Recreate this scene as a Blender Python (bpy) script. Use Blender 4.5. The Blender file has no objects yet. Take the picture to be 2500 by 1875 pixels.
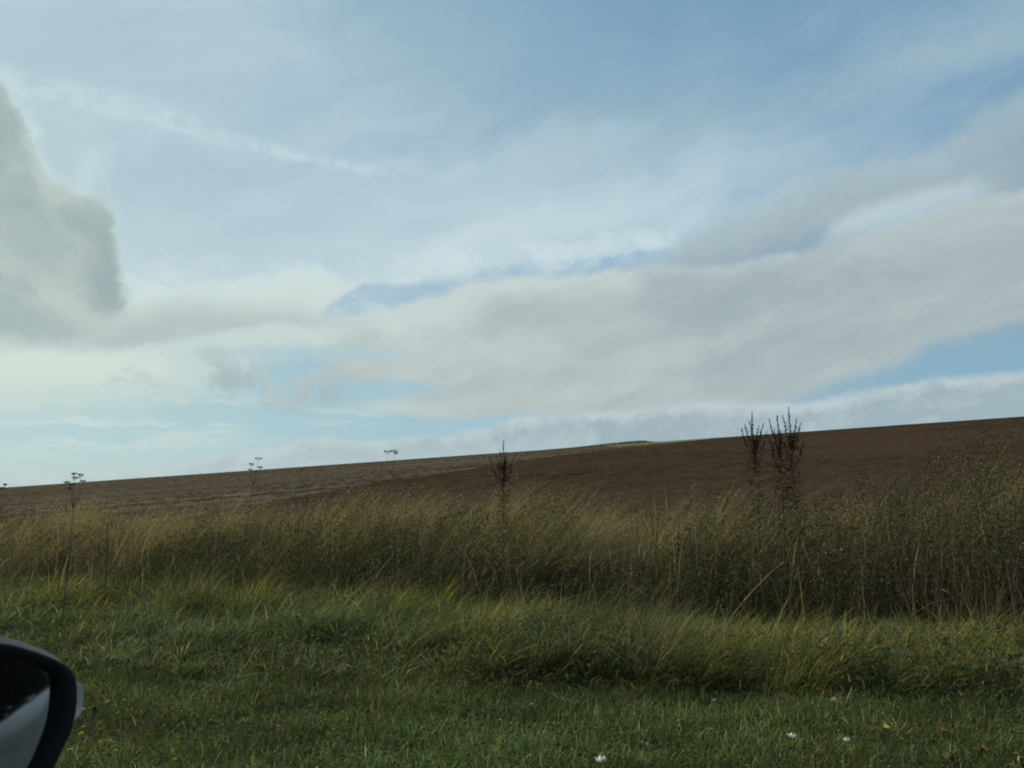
import bpy, math, random
import numpy as np
from mathutils import Vector, Matrix
random.seed(4); RNG = np.random.default_rng(7)
R = math.radians
SC = bpy.context.scene
COL = SC.collection

# ------------------------------------------------------------------ camera
PITCH = math.atan((1300-937.5)/1962)
CAMZ = 1.25
cam = bpy.data.cameras.new('camera'); camo = bpy.data.objects.new('camera', cam); COL.objects.link(camo)
cam.sensor_width = 36; cam.lens = 36*1962/2500
camo.location = (0, 0, CAMZ); camo.rotation_euler = (R(90)+PITCH, 0, 0)
cam.clip_start = .02; cam.clip_end = 3000
cam.dof.use_dof = True; cam.dof.focus_distance = 14; cam.dof.aperture_fstop = 13
SC.camera = camo
SC.view_settings.view_transform = 'Standard'; SC.view_settings.look = 'None'
SC.view_settings.exposure = 0; SC.view_settings.gamma = 1
SC.cycles.max_bounces = 6; SC.cycles.filter_width = 1.9
SUN_AZ, SUN_EL = -62, 34          # degrees, azimuth left of the view direction

def lin(c):
    return tuple((v/255/12.92 if v/255 <= .04045 else ((v/255+.055)/1.055)**2.4) for v in c)
def px_dir(X, Y, full=2212):      # pixel of the photograph -> direction
    k = 2500/full
    cx = (X*k-1250)/1962; cy = (937.5-Y*k)/1962
    c, s = math.cos(PITCH), math.sin(PITCH)
    v = Vector((cx, c-cy*s, s+cy*c)); return v.normalized()
def azel(X, Y):
    v = px_dir(X, Y); return math.atan2(v.x, v.y), math.asin(v.z)

# ------------------------------------------------------------------ node helper
NT = None
class S:
    def __init__(s, o): s.o = o
    def __add__(a, b): return M('ADD', a, b)
    __radd__ = __add__
    def __sub__(a, b): return M('SUBTRACT', a, b)
    def __rsub__(a, b): return M('SUBTRACT', b, a)
    def __mul__(a, b): return M('MULTIPLY', a, b)
    __rmul__ = __mul__
    def __truediv__(a, b): return M('DIVIDE', a, b)
def put(i, v):
    if isinstance(v, S): NT.links.new(v.o, i)
    elif hasattr(i, 'default_value'):
        if isinstance(v, (tuple, list)) and len(v) == 3 and i.type == 'RGBA': v = (*v, 1)
        i.default_value = v
def node(t, **k):
    n = NT.nodes.new(t)
    for a, b in k.items(): setattr(n, a, b)
    return n
def M(op, a, b=0, clamp=False):
    n = node('ShaderNodeMath', operation=op, use_clamp=clamp); put(n.inputs[0], a); put(n.inputs[1], b); return S(n.outputs[0])
def sat(a): return M('ADD', a, 0, True)
def smooth(v, a, b, lo=0, hi=1):
    n = node('ShaderNodeMapRange', interpolation_type='SMOOTHSTEP'); put(n.inputs[0], v)
    for i, w in enumerate((a, b, lo, hi)): put(n.inputs[i+1], w)
    return S(n.outputs[0])
def xyz(x, y, z=0):
    n = node('ShaderNodeCombineXYZ'); put(n.inputs[0], x); put(n.inputs[1], y); put(n.inputs[2], z); return S(n.outputs[0])
def sep(v):
    n = node('ShaderNodeSeparateXYZ'); put(n.inputs[0], v); return [S(o) for o in n.outputs]
def noise(v, scale, detail=4, rough=.55, dist=0, out=0):
    n = node('ShaderNodeTexNoise'); put(n.inputs['Vector'], v); n.inputs['Scale'].default_value = scale
    n.inputs['Detail'].default_value = detail; n.inputs['Roughness'].default_value = rough; n.inputs['Distortion'].default_value = dist
    return S(n.outputs[out])
def mix(f, a, b, mode='MIX'):
    n = node('ShaderNodeMix', data_type='RGBA', blend_type=mode); put(n.inputs[0], f); put(n.inputs[6], a); put(n.inputs[7], b); return S(n.outputs[2])
A0, A1, E0, E1 = -1.0, 1.0, -.2, 1.0
def curve(v, pts):                # pts = [(az, value 0..1)]
    n = node('ShaderNodeFloatCurve'); put(n.inputs[1], v)
    c = n.mapping.curves[0]; pts = sorted(pts)
    c.points[0].location = pts[0]; c.points[1].location = pts[-1]
    for p in pts[1:-1]: c.points.new(*p)
    for p in c.points: p.handle_type = 'AUTO_CLAMPED'
    n.mapping.extend = 'HORIZONTAL'; n.mapping.update(); return S(n.outputs[0])
def ecurve(an, pts):              # boundary elevation as a function of azimuth, points given as seen
    q = []
    for p in pts:
        a, e = azel(*p); q.append(((a-A0)/(A1-A0), (e-E0)/(E1-E0)))
    return curve(an, q)*(E1-E0)+E0

# ------------------------------------------------------------------ world: sky texture under layers of cloud
W = bpy.data.worlds.new('World'); SC.world = W; W.use_nodes = True
NT = W.node_tree; NT.nodes.clear()
wout = node('ShaderNodeOutputWorld'); bg = node('ShaderNodeBackground'); bg.inputs[1].default_value = .1
NT.links.new(bg.outputs[0], wout.inputs[0])
tc = node('ShaderNodeTexCoord'); D = S(tc.outputs['Generated'])
dx, dy, dz = sep(D)
az = M('ARCTAN2', dx, dy); el = M('ARCSINE', dz)
sky = node('ShaderNodeTexSky', sky_type='NISHITA'); sky.sun_disc = False
sky.sun_elevation = R(SUN_EL); sky.sun_rotation = R(SUN_AZ); sky.air_density = 1.0; sky.dust_density = 1.2; sky.ozone_density = 1.5
P2 = xyz(az, el)
wv = node('ShaderNodeVectorMath', operation='SUBTRACT'); put(wv.inputs[0], noise(P2, 7, 6, .6, out=1)); wv.inputs[1].default_value = (.5, .5, .5)
wx, wy, _ = sep(S(wv.outputs[0]))
wv2 = node('ShaderNodeVectorMath', operation='SUBTRACT'); put(wv2.inputs[0], noise(P2, 28, 4, .6, out=1)); wv2.inputs[1].default_value = (.5, .5, .5)
fx, fy, _ = sep(S(wv2.outputs[0]))
def rot(ang, sx, sy, ox=0, oy=0, w=0.0):
    c, s = math.cos(R(ang)), math.sin(R(ang)); a2 = az+wx*w; e2 = el+wy*w
    return xyz((a2*c+e2*s)*sx+ox, (e2*c-a2*s)*sy+oy)
CUR = None
def shade(c): return tuple(v*10 for v in lin(c))
def over(m, colour):
    global CUR
    CUR = mix(sat(m), CUR, colour if isinstance(colour, S) else shade(colour))
def layer(top, bot, st, sb, warp, hi, lo, depth, op=1.0, n=None, nlo=None, fine=0.0, sw=0.0, tint=None):
    a2 = az+wx*warp+fx*fine; e2 = el+wy*warp+fy*fine
    an = (a2-A0)/(A1-A0)
    T = ecurve(an, top); B = ecurve(an, bot)
    m = smooth(T-e2, -st*.5, st*.5)*smooth(e2-B, -sb*.5, sb*.5)
    if top[0][0] > -100: m = m*smooth(a2, azel(*top[0])[0]-.005, azel(*top[0])[0]+.05)
    if top[-1][0] < 2300: m = m*smooth(a2, azel(*top[-1])[0]-.05, azel(*top[-1])[0]+.005, 1, 0)
    if n is not None: m = m*(smooth(n, nlo[0], nlo[1])*(1-nlo[2])+nlo[2])
    g = smooth(T-e2, 0, depth)
    if tint is not None: g = sat(g+(tint-.5)*3.4)
    over(m*op, mix(g, shade(hi), shade(lo)))
    return m
# clear sky
an0 = (az-A0)/(A1-A0)
clear = mix(1.0, S(sky.outputs[0]), (1.0, 1.0, 1.0), 'MULTIPLY')
blueA = mix(smooth(az, -.6, .55), shade((160, 190, 204)), shade((114, 157, 189)))
blueL = mix(smooth(az, -.6, .55), shade((166, 200, 205)), shade((146, 186, 204)))
seen = mix(smooth(el, .05, .38), blueL, blueA)
CUR = mix(.85, clear, seen)
n_st = noise(rot(13, 1.1, 5.5, 1, 2, .12), 2.3, 7, .57)      # streaks rising to the right
n_st2 = noise(rot(21, 1.4, 7, 7, 3, .10), 2.8, 7, .58)
n_cl = noise(rot(8, 1.2, 3.0, 4, 1, .15), 3.2, 6, .5)     # cloud body texture
n_fine = noise(rot(10, 1.5, 3.0, 9, 5, .25), 11, 6, .6)
# high thin veil across the left and the top
layer([(-300,-900),(500,-600),(800,-60),(1000,120),(1250,170),(1600,120),(1900,40),(2212,-60),(2600,-200)],
      [(-300,700),(900,650),(1500,560),(1900,300),(2212,200)], .25, .12, .15, (176,200,210), (190,211,220), .22, .7, n_st, (.25,.75,.2))
# long bright streak climbing to the upper right
layer([(900,420),(1200,270),(1500,215),(1800,150),(2000,80),(2212,20),(2500,-40)],
      [(900,520),(1200,480),(1500,330),(1700,240),(1900,190),(2050,150),(2212,110),(2500,60)], .09, .04, .06, (160,186,198), (172,195,205), .1, .8, n_st2, (.28,.68,.25))
n_s3 = noise(rot(12, 1.6, 6.5, 2, 9, .06), 3.2, 5, .52)
layer([(300,380),(700,340),(1000,320),(1300,330),(1600,330)], [(300,560),(700,590),(1000,600),(1400,540),(1600,460)], .12, .1, .06, (206,222,227), (206,222,227), .1, .45, n_s3, (.42,.72,.0))
# bright milky centre
layer([(-200,560),(200,430),(600,420),(900,380),(1100,330),(1400,330),(1700,330),(2212,300)],
      [(-200,900),(400,720),(760,640),(1000,615),(1300,560),(1500,545),(1900,480),(2212,440)], .14, .03, .08, (184,206,216), (205,222,226), .16, .85, n_st, (.2,.62,.35))
n_w = noise(rot(-4, 2.0, 5, 3, 8, .2), 6, 6, .6)
layer([(-100,120),(300,560),(700,560),(1200,520),(1500,480)], [(-100,700),(500,760),(700,640),(1200,560),(1500,530)], .05, .05, .08, (210,226,229), (216,230,229), .06, .7, n_w, (.38,.62,.0))
n_p = noise(rot(0, 2, 2.4, 5, 5, .15), 12, 6, .65)
layer([(100,480),(140,350),(200,300),(240,330),(260,470)], [(100,300),(140,370),(200,450),(240,430),(260,300)], .06, .05, .05, (200,221,226), (196,218,224), .05, .7, n_p, (.4,.6,.1))
# contrail, spreading to the left
n_ct = noise(rot(-15, 5, 5, 2, 2, .08), 9, 7, .65)
layer([(-60,105),(100,160),(300,215),(500,280),(700,332),(840,372),(900,400)], [(-60,165),(100,215),(300,272),(500,312),(700,352),(840,384),(900,394)], .014, .010, .02, (196,217,224), (206,224,228), .03, .62, n_ct, (.36,.60,.2), fine=.009)
layer([(-60,130),(200,215),(420,300),(560,340)], [(-60,215),(200,270),(420,320),(560,342)], .03, .03, .02, (184,209,218), (184,209,218), .03, .5, n_ct, (.36,.6,.1))
# pale and warm bank low on the left
layer([(-400,600),(0,660),(300,640),(500,615),(700,600),(850,640),(1000,700)], [(-400,900),(0,880),(200,880),(400,850),(700,745),(850,735),(1000,720)], .035, .04, .05, (204,219,216), (196,213,210), .09, .95, n_w, (.25,.5,.55), fine=.01)
layer([(-400,740),(0,745),(150,750),(330,770),(420,800)], [(-400,850),(0,840),(150,830),(330,815),(420,802)], .03, .03, .03, (216,228,216), (208,224,216), .05, .75)
# blue windows under the veil
n_b = noise(rot(8, 2, 5, 8, 8, .2), 9, 5, .6)
layer([(660,684),(740,640),(790,608),(900,612),(1000,622),(1050,634)], [(660,690),(740,700),(790,690),(900,672),(1000,650),(1050,636)], .012, .01, .02, (158,188,208), (164,193,210), .04, .85, n_b, (.3,.5,.3), fine=.012)
layer([(1020,594),(1130,572),(1250,560),(1360,540),(1470,532),(1520,530)], [(1020,596),(1130,600),(1250,584),(1360,572),(1470,572),(1520,550)], .014, .012, .02, (152,184,208), (160,190,210), .03, .8, n_b, (.4,.58,.1), fine=.012)
# grey mass over the middle and right
n_d = noise(rot(36, 2.2, 4.6, 6, 9, .12), 5.0, 6, .58)
layer([(1380,560),(1440,540),(1475,506),(1560,472),(1640,440),(1720,396),(1800,360),(1900,340),(2000,322),(2080,268),(2212,200),(2600,60)],
      [(1380,566),(1440,566),(1500,600),(1700,590),(2000,520),(2212,470),(2600,300)], .03, .05, .05, (168,187,196), (158,176,185), .05, .85, n_d, (.22,.55,.45), fine=.022)
layer([(1740,534),(1810,480),(1900,440),(2000,416),(2090,396),(2170,386)], [(1740,560),(1810,560),(1900,530),(2000,510),(2090,470),(2170,420)], .025, .014, .03, (188,207,217), (186,207,218), .03, .9, n_d, (.25,.5,.35), fine=.02)
big_top = [(560,760),(640,716),(720,694),(800,668),(900,646),(1000,622),(1100,602),(1300,586),(1440,568),(1560,566),(1660,556),(1760,544),(1850,524),(1950,492),(2060,452),(2140,424),(2212,400),(2600,250)]
big_bot = [(560,742),(640,752),(720,800),(800,880),(900,900),(1000,915),(1100,905),(1300,900),(1450,905),(1600,890),(1740,852),(1850,815),(1960,775),(2060,740),(2212,690),(2600,540)]
layer(big_top, big_bot, .014, .022, .035, (198,211,210), (178,192,191), .055, .96, None, fine=.018, tint=n_cl)
layer([(1350,560),(1560,560),(1760,540),(1950,490),(2212,390),(2600,250)], [(1350,700),(1560,860),(1760,840),(1950,770),(2212,690),(2600,540)], .05, .12, .06, (158,175,182), (163,179,183), .1, .75, n_cl, (.25,.6,.45))
n_g = noise(rot(14, 1.3, 4.2, 12, 4, .06), 3.8, 7, .56)
layer([(700,720),(1100,620),(1400,590),(1800,560),(2212,430),(2600,300)], [(700,860),(1100,880),(1560,880),(1760,840),(1950,770),(2212,690),(2600,540)], .04, .05, .04, (192,205,203), (192,205,204), .1, .5, n_g, (.46,.7,.0))
layer([(700,720),(1100,620),(1400,590),(1800,560),(2212,430),(2600,300)], [(700,860),(1100,880),(1560,880),(1760,840),(1950,770),(2212,690),(2600,540)], .04, .05, .04, (153,170,174), (153,170,175), .1, .45, n_g, (.54,.30,.0))
layer([(1600,564),(1650,552),(1700,546),(1760,552)], [(1600,568),(1650,566),(1700,564),(1760,560)], .012, .01, .02, (190,206,214), (186,204,214), .02, .7, n_p, (.4,.6,.1), fine=.012)
# pale windows low down
lowb = (150,186,204)
layer([(380,770),(560,752),(700,752),(860,760),(920,768)], [(380,772),(560,775),(700,782),(860,776),(920,770)], .014, .012, .02, (170,198,208), (170,198,208), .03, .7, fine=.006)
layer([(640,890),(740,836),(850,828),(930,832),(1000,842)], [(640,900),(740,872),(850,866),(930,850),(1000,844)], .012, .012, .02, (158,192,206), (164,197,206), .03, .85, fine=.008)
layer([(880,925),(980,914),(1130,904),(1240,908),(1320,918)], [(880,935),(980,936),(1130,930),(1240,922),(1320,920)], .01, .014, .02, (160,194,208), (168,198,208), .03, .8, fine=.006)
# cumulus on the left edge, with a bright fringe behind it
layer([(-400,-80),(-60,95),(0,145),(48,190),(84,290),(108,375),(160,396),(212,412),(246,446),(262,540),(268,600),(283,662),(330,700)],
      [(-400,760),(-60,750),(0,742),(70,745),(150,742),(232,740),(275,742),(330,742)], .05, .03, .02, (206,222,222), (206,222,222), .05, .7, n_fine, (.3,.6,.3), fine=.028)
layer([(-400,-60),(-60,120),(0,170),(40,215),(70,300),(95,385),(150,408),(200,425),(232,455),(250,540),(258,600),(275,662),(330,700)],
      [(-400,760),(-60,750),(0,742),(70,745),(150,742),(232,740),(275,742),(330,742)], .009, .03, .02, (182,198,196), (154,172,175), .035, .96, fine=.030, tint=n_cl)
n_l = noise(rot(-32, 2.2, 5, 6, 1, .15), 3.4, 5, .55)
layer([(-400,480),(0,590),(80,600),(180,650),(260,710),(330,745)], [(-400,600),(0,640),(80,660),(180,700),(260,725),(330,750)], .06, .05, .03, (200,214,204), (194,208,202), .05, .75, n_l, (.25,.55,.4))
layer([(-400,380),(-50,430),(40,470),(80,520)], [(-400,560),(-50,560),(40,540),(80,525)], .08, .06, .03, (186,201,192), (182,198,190), .05, .5)
n_q = noise(rot(0, 2.4, 2.6, 3, 2, .1), 5.5, 5, .55)
layer([(-100,120),(0,200),(60,300),(90,410),(160,430),(220,450),(250,520),(262,640)], [(-100,700),(0,700),(60,690),(90,690),(160,690),(220,690),(250,690),(262,690)], .05, .05, .03, (186,202,196), (182,198,192), .06, .6, n_q, (.48,.64,.0))
layer([(-100,120),(0,200),(60,300),(90,410),(160,430),(220,450),(250,520),(262,640)], [(-100,700),(0,700),(60,690),(90,690),(160,690),(220,690),(250,690),(262,690)], .05, .05, .03, (147,165,168), (147,165,168), .06, .55, n_q, (.52,.36,.0))
layer([(140,470),(180,430),(220,440),(245,480),(262,560),(285,660),(320,700)], [(140,560),(180,620),(220,660),(245,680),(262,690),(285,700),(320,704)], .05, .05, .03, (150,168,172), (146,163,168), .06, .8, n_fine, (.2,.55,.4), fine=.02)
# grey band trailing right of it
layer([(150,690),(260,676),(320,655),(420,648),(520,655),(620,664),(740,690),(860,710)], [(150,740),(260,746),(360,742),(480,726),(560,708),(640,704),(740,708),(860,712)], .025, .014, .03, (190,204,202), (172,188,188), .035, .9, n_cl, (.3,.5,.4), fine=.012)
# ragged grey scraps
n_r = noise(rot(-25, 3.0, 3.0, 1, 6, .2), 13, 6, .62)
layer([(400,760),(460,764),(520,776),(560,790),(600,830),(640,815),(700,800),(745,806),(765,870)], [(400,765),(440,850),(470,870),(520,842),(560,868),(600,880),(640,880),(700,875),(745,868),(765,872)], .025, .025, .05, (178,194,196), (162,180,186), .04, 1.0, n_r, (.40,.52,.05), fine=.02)
layer([(170,830),(230,815),(290,785),(320,800),(350,830),(420,830),(460,800)], [(170,832),(230,835),(290,825),(320,830),(350,875),(420,880),(460,850)], .012, .025, .03, (182,200,200), (178,196,198), .04, .7, n_r, (.42,.56,.0), fine=.02)
# thin streaks near the horizon, left
n_h = noise(rot(2, 1.6, 14, 3, 3, .06), 3.0, 6, .6)
layer([(-400,810),(0,850),(200,838),(450,860),(700,880),(1000,905)], [(-400,1000),(0,990),(200,985),(450,960),(700,925),(1000,915)], .04, .03, .03, (202,218,214), (198,217,215), .05, .85, n_h, (.46,.6,.0), fine=.004)
layer([(200,975),(260,958),(330,940),(400,930),(440,936),(470,952)], [(200,977),(260,974),(330,968),(400,964),(440,958),(470,954)], .008, .006, .01, (196,213,211), (192,210,209), .02, .8, n_p, (.3,.55,.3), fine=.01)
# heaped clouds along the horizon
layer([(-400,1040),(0,1030),(200,1015),(400,990),(480,975),(600,962),(700,945),(780,950),(900,946),(1000,934),(1130,905),(1220,892),(1400,886),(1560,868),(1700,872),(1800,858),(1900,842),(2000,820),(2120,810),(2212,806),(2600,760)],
      [(-400,1300),(0,1300),(1000,1300),(2212,1300),(2600,1300)], .012, .02, .014, (190,204,207), (162,180,188), .022, .9, None, fine=.018, tint=n_fine)
layer([(-400,1010),(0,1005),(300,1000),(600,985),(900,975),(1300,950)], [(-400,1300),(0,1300),(900,1300),(1300,1300)], .05, .05, .02, (188,206,206), (192,208,208), .05, .6)
# milky light on the left side where the sun stands behind the veil
over(smooth(az, .15, -1.1)*.35*smooth(el, 1.0, .0), (206, 224, 214))
NT.links.new(CUR.o, bg.inputs[0])
W.cycles.sampling_method = 'MANUAL'; W.cycles.sample_map_resolution = 256

sun = bpy.data.lights.new('sun', 'SUN'); suno = bpy.data.objects.new('sun', sun); COL.objects.link(suno)
sun.energy = 4.8; sun.angle = R(2.5); sun.color = (1.0, .90, .74)
sd = Vector((math.sin(R(SUN_AZ))*math.cos(R(SUN_EL)), math.cos(R(SUN_AZ))*math.cos(R(SUN_EL)), math.sin(R(SUN_EL))))
suno.rotation_euler = sd.to_track_quat('Z', 'Y').to_euler()

# ------------------------------------------------------------------ numpy helpers
def vnoise(x, y, seed=0):
    xi = np.floor(x).astype(np.int64); yi = np.floor(y).astype(np.int64); xf = x-xi; yf = y-yi
    def h(a, b):
        n = (a*374761393+b*668265263+seed*974634777) & 0xffffffff
        n = ((n ^ (n >> 13))*1274126177) & 0xffffffff
        return ((n ^ (n >> 16)) & 0xffff)/65535.0
    sx = xf*xf*(3-2*xf); sy = yf*yf*(3-2*yf)
    return (h(xi, yi)*(1-sx)+h(xi+1, yi)*sx)*(1-sy)+(h(xi, yi+1)*(1-sx)+h(xi+1, yi+1)*sx)*sy
def fbm(x, y, o=4, seed=0):
    s = 0; a = .5; t = 0
    for k in range(o): s = s+a*vnoise(x*2**k+17*k, y*2**k+5*k, seed+k); t += a; a *= .5
    return s/t
def sst(x, a, b):
    t = np.clip((x-a)/(b-a), 0, 1); return t*t*(3-2*t)
TX, TY = -.970, .242              # direction of travel; the verge runs along it
def ds(x, y): return .242*x+.970*y, TX*x+TY*y     # distance out from the car, distance along the road
def xy(d, s): return .242*d+TX*s, .970*d+TY*s
FA, FB, FC, FK = -.65, .1236, .0701, 8.44e-5
def H(x, y):                      # the ground: flat verge, bank, rising field that rolls over
    x = np.asarray(x, float); y = np.asarray(y, float)
    d, s = ds(x, y); yy = np.maximum(y, 0)
    zv = .03*np.clip(d-3, -.5, 8)+.02*(fbm(x*.8, y*.8, 3, 5)-.5)
    zf = FA+FB*yy+FC*np.clip(x, -400, 300)-FK*yy*yy
    w = sst(d, 8.3, 15.5)
    return zv*(1-w)+zf*w
def at(X, Y, lift=0., full=2500):  # where the line of sight through a point of the photo meets the ground
    v = px_dir(X, Y, full); t = 1.0
    while t < 300:
        p = v*t
        if p.z+CAMZ < float(H(p.x, p.y))+lift: break
        t += .01
    return Vector((v.x*t, v.y*t, float(H(v.x*t, v.y*t))))
def above(X, y, Y=None):           # point at depth y on the vertical through image column X
    v = px_dir(X, 1300 if Y is None else Y, 2500); t = y/v.y
    return Vector((v.x*t, y, CAMZ+v.z*t))
def mesh(name, V, loops, starts, mat, col=None, smooth_=False, parent=None):
    me = bpy.data.meshes.new(name)
    me.vertices.add(len(V)); me.vertices.foreach_set('co', np.ascontiguousarray(V, dtype=np.float32).ravel())
    me.loops.add(len(loops)); me.loops.foreach_set('vertex_index', np.asarray(loops, dtype=np.int32))
    me.polygons.add(len(starts)); me.polygons.foreach_set('loop_start', np.asarray(starts, dtype=np.int32))
    me.update(calc_edges=True)
    if smooth_: me.polygons.foreach_set('use_smooth', np.ones(len(starts), dtype=bool))
    if col is not None:
        a = me.attributes.new('col', 'FLOAT_COLOR', 'POINT')
        c = np.ones((len(V), 4), dtype=np.float32); c[:, :3] = col; a.data.foreach_set('color', c.ravel())
    if mat is not None: me.materials.append(mat)
    o = bpy.data.objects.new(name, me); COL.objects.link(o)
    if parent is not None: o.parent = parent
    return o
def tag(o, label=None, cat=None, group=None, kind=None):
    for k, v in (('label', label), ('category', cat), ('group', group), ('kind', kind)):
        if v: o[k] = v
    return o
def empty(name, loc, label, cat, group=None):
    o = bpy.data.objects.new(name, None); COL.objects.link(o); o.location = loc; o.empty_display_size = .1
    return tag(o, label, cat, group)

# ------------------------------------------------------------------ materials
def material(name):
    global NT
    m = bpy.data.materials.new(name); m.use_nodes = True; NT = m.node_tree; NT.nodes.clear()
    return m
def out(sh, disp=None):
    o = node('ShaderNodeOutputMaterial'); NT.links.new(sh, o.inputs[0])
    if disp is not None: NT.links.new(disp, o.inputs[2])
def principled(c, rough=.8, bump=None, spec=.3, **k):
    b = node('ShaderNodeBsdfPrincipled'); put(b.inputs['Base Color'], c); put(b.inputs['Roughness'], rough)
    b.inputs['Specular IOR Level'].default_value = spec
    for a, v in k.items(): put(b.inputs[a.replace('_', ' ')], v)
    if bump is not None:
        n = node('ShaderNodeBump'); n.inputs['Strength'].default_value = bump[1]; n.inputs['Distance'].default_value = bump[2]; put(n.inputs['Height'], bump[0])
        NT.links.new(n.outputs[0], b.inputs['Normal'])
    return b.outputs[0]
def plant_mat(name, trans=.42, gloss=.012):
    m = material(name)
    at_ = node('ShaderNodeAttribute', attribute_name='col')
    d = node('ShaderNodeBsdfDiffuse'); t = node('ShaderNodeBsdfTranslucent'); g = node('ShaderNodeBsdfGlossy'); g.inputs['Roughness'].default_value = .6
    NT.links.new(at_.outputs[0], d.inputs[0]); NT.links.new(at_.outputs[0], t.inputs[0])
    m1 = node('ShaderNodeMixShader'); m1.inputs[0].default_value = trans; NT.links.new(d.outputs[0], m1.inputs[1]); NT.links.new(t.outputs[0], m1.inputs[2])
    m2 = node('ShaderNodeMixShader'); m2.inputs[0].default_value = gloss; NT.links.new(m1.outputs[0], m2.inputs[1]); NT.links.new(g.outputs[0], m2.inputs[2])
    out(m2.outputs[0]); return m
def plain_mat(name, c, c2=None, rough=.8, scale=30, bump=.3, dist=.002, **k):
    m = material(name); p = S(node('ShaderNodeTexCoord').outputs['Object'])
    n = noise(p, scale, 4)
    out(principled(mix(smooth(n, .35, .65), c, c2 or tuple(v*.65 for v in c)), rough, (n, bump, dist), **k)); return m
GP = lambda: S(node('ShaderNodeNewGeometry').outputs['Position'])
PLANT = plant_mat('grass_blade'); LEAF = plant_mat('herb_leaf', .3, .006); STRAW = plant_mat('dry_straw', .35, .008)

m = ROADM = material('asphalt'); p = GP(); n1 = noise(p, 90, 3, .7); n2 = noise(p, 1.3, 4)
out(principled(mix(n1, (.045, .047, .05), (.11, .11, .11)), smooth(n2, .3, .7, .55, .85), (n1, .5, .004)))
m = SOIL_V = material('verge_soil'); p = GP(); n1 = noise(p, 14, 5); n2 = noise(p, 1.2, 3)
out(principled(mix(smooth(n1, .35, .65), mix(n2, (.018, .026, .010), (.035, .032, .016)), (.030, .042, .014)), .95, (n1, .6, .03), 0.0))
# ploughed earth: warm brown, clods, faint drill lines
m = PLOUGH = material('ploughed_earth'); p = GP(); x_, y_, z_ = sep(p)
n1 = noise(p, .9, 9, .72); n2 = noise(p, .06, 3); n3 = noise(xyz((x_*.93+y_*.36)*.05, y_*.93-x_*.36), .35, 5, .7)
c = mix(smooth(n1, .3, .7), (.017, .012, .0075), (.058, .041, .027)); c = mix(smooth(n2, .35, .65), c, (.048, .034, .022)); c = mix(smooth(n3, .48, .70, 0, .3), c, (.022, .015, .009)); c = mix(smooth(noise(p, 9, 2, .5), .70, .76), c, (.13, .10, .075))
out(principled(c, .95, (n1, .8, .06), 0.0))
m = STUB = material('stubble_earth'); p = GP(); x_, y_, z_ = sep(p)
n1 = noise(p, 1.2, 8, .75); n2 = noise(xyz((x_*.96+y_*.28)*.05, y_*.96-x_*.28), .42, 5, .7); n3 = noise(p, .05, 3)
c = mix(smooth(n1, .35, .6), (.030, .025, .018), (.120, .100, .068)); c = mix(smooth(n2, .46, .58, 0, .8), c, (.022, .017, .012)); c = mix(smooth(n3, .4, .65, 0, .5), c, (.085, .072, .052))
out(principled(c, .95, (n1, .8, .08), 0.0))
m = PALE = material('pale_meadow'); p = GP(); n1 = noise(p, 2.0, 4); n2 = noise(p, .05, 2)
out(principled(mix(n1, (.11, .125, .06), (.17, .17, .09)), .95, (n1, .5, .05), 0.0))

# ------------------------------------------------------------------ the ground
AZN, RN = 1500, 560
azs = np.concatenate([np.linspace(-1.5, -.72, 130, endpoint=False), np.linspace(-.72, .72, AZN-260), np.linspace(.72, 1.5, 131)[1:]])
rs = np.concatenate([np.geomspace(2.2, 14, 110, endpoint=False), np.geomspace(14, 190, RN-150), np.geomspace(190, 520, 41)[1:]])
Ag, Rg = np.meshgrid(azs, rs, indexing='ij')
Xg, Yg = Rg*np.sin(Ag), Rg*np.cos(Ag)
Dg, Sg = ds(Xg, Yg); Zg = H(Xg, Yg)
LIM = lambda x: np.interp(x, [-40, -20, -12, -9.2, -6.8, -4.1, -.2, 6.2, 22, 45, 120], [3, 10, 20, 29, 39.5, 46, 57, 75, 106, 150, 300])   # where stubble meets ploughed earth
lim = LIM(Xg)+.5*(fbm(Xg*.3, Yg*.3, 3, 3)-.5)
is_st = Yg > lim
far = (Yg > 100+ .25*Xg) & (Xg > 14)
cls = np.where(Dg < 15.5, 0, np.where(is_st, np.where(far, 3, 2), 1))
fz = sst(Dg, 13, 17)
cl = fbm(Xg*3.2, Yg*3.2, 4, 11)-.5; ro = np.sin((Xg*.89-Yg*.46)*2*math.pi/.75+3*fbm(Xg*.1, Yg*.1, 2, 8))
Zg = Zg+fz*np.where(is_st, .10*cl+.022*ro, .085*cl+.004*ro)+fz*.10*(fbm(Xg*.08, Yg*.08, 3, 21)-.5)
Zg -= .05*np.exp(-((Yg-lim)/.5)**2)*fz   # furrow between the two fields
na, nr = Ag.shape
idx = np.arange(na*nr).reshape(na, nr)
q = np.stack([idx[:-1, :-1], idx[:-1, 1:], idx[1:, 1:], idx[1:, :-1]], -1)
qc = cls[:-1, :-1]; keep = (Dg[:-1, :-1] > 2.75)
Vg = np.stack([Xg, Yg, Zg], -1).reshape(-1, 3)
for k, (nm, mt) in enumerate((('verge', SOIL_V), ('ploughed_field', PLOUGH), ('stubble_field', STUB), ('far_meadow', PALE))):
    f = q[(qc == k) & keep].reshape(-1, 4)
    u, inv = np.unique(f.ravel(), return_inverse=True)
    tag(mesh(nm, Vg[u], inv, np.arange(0, len(inv), 4), mt, smooth_=False), kind='structure')
def sheet(name, pts, z, mat):
    v = [(*xy(d, s), z) for d, s in pts]
    return tag(mesh(name, np.array(v), list(range(len(v))), [0], mat), kind='structure')
sheet('road', [(2.85, -150), (2.85, 250), (-4.2, 250), (-4.2, -150)], -.02, ROADM)
sheet('ground', [(700, -900), (700, 900), (-700, 900), (-700, -900)], -16.0, SOIL_V)
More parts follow.
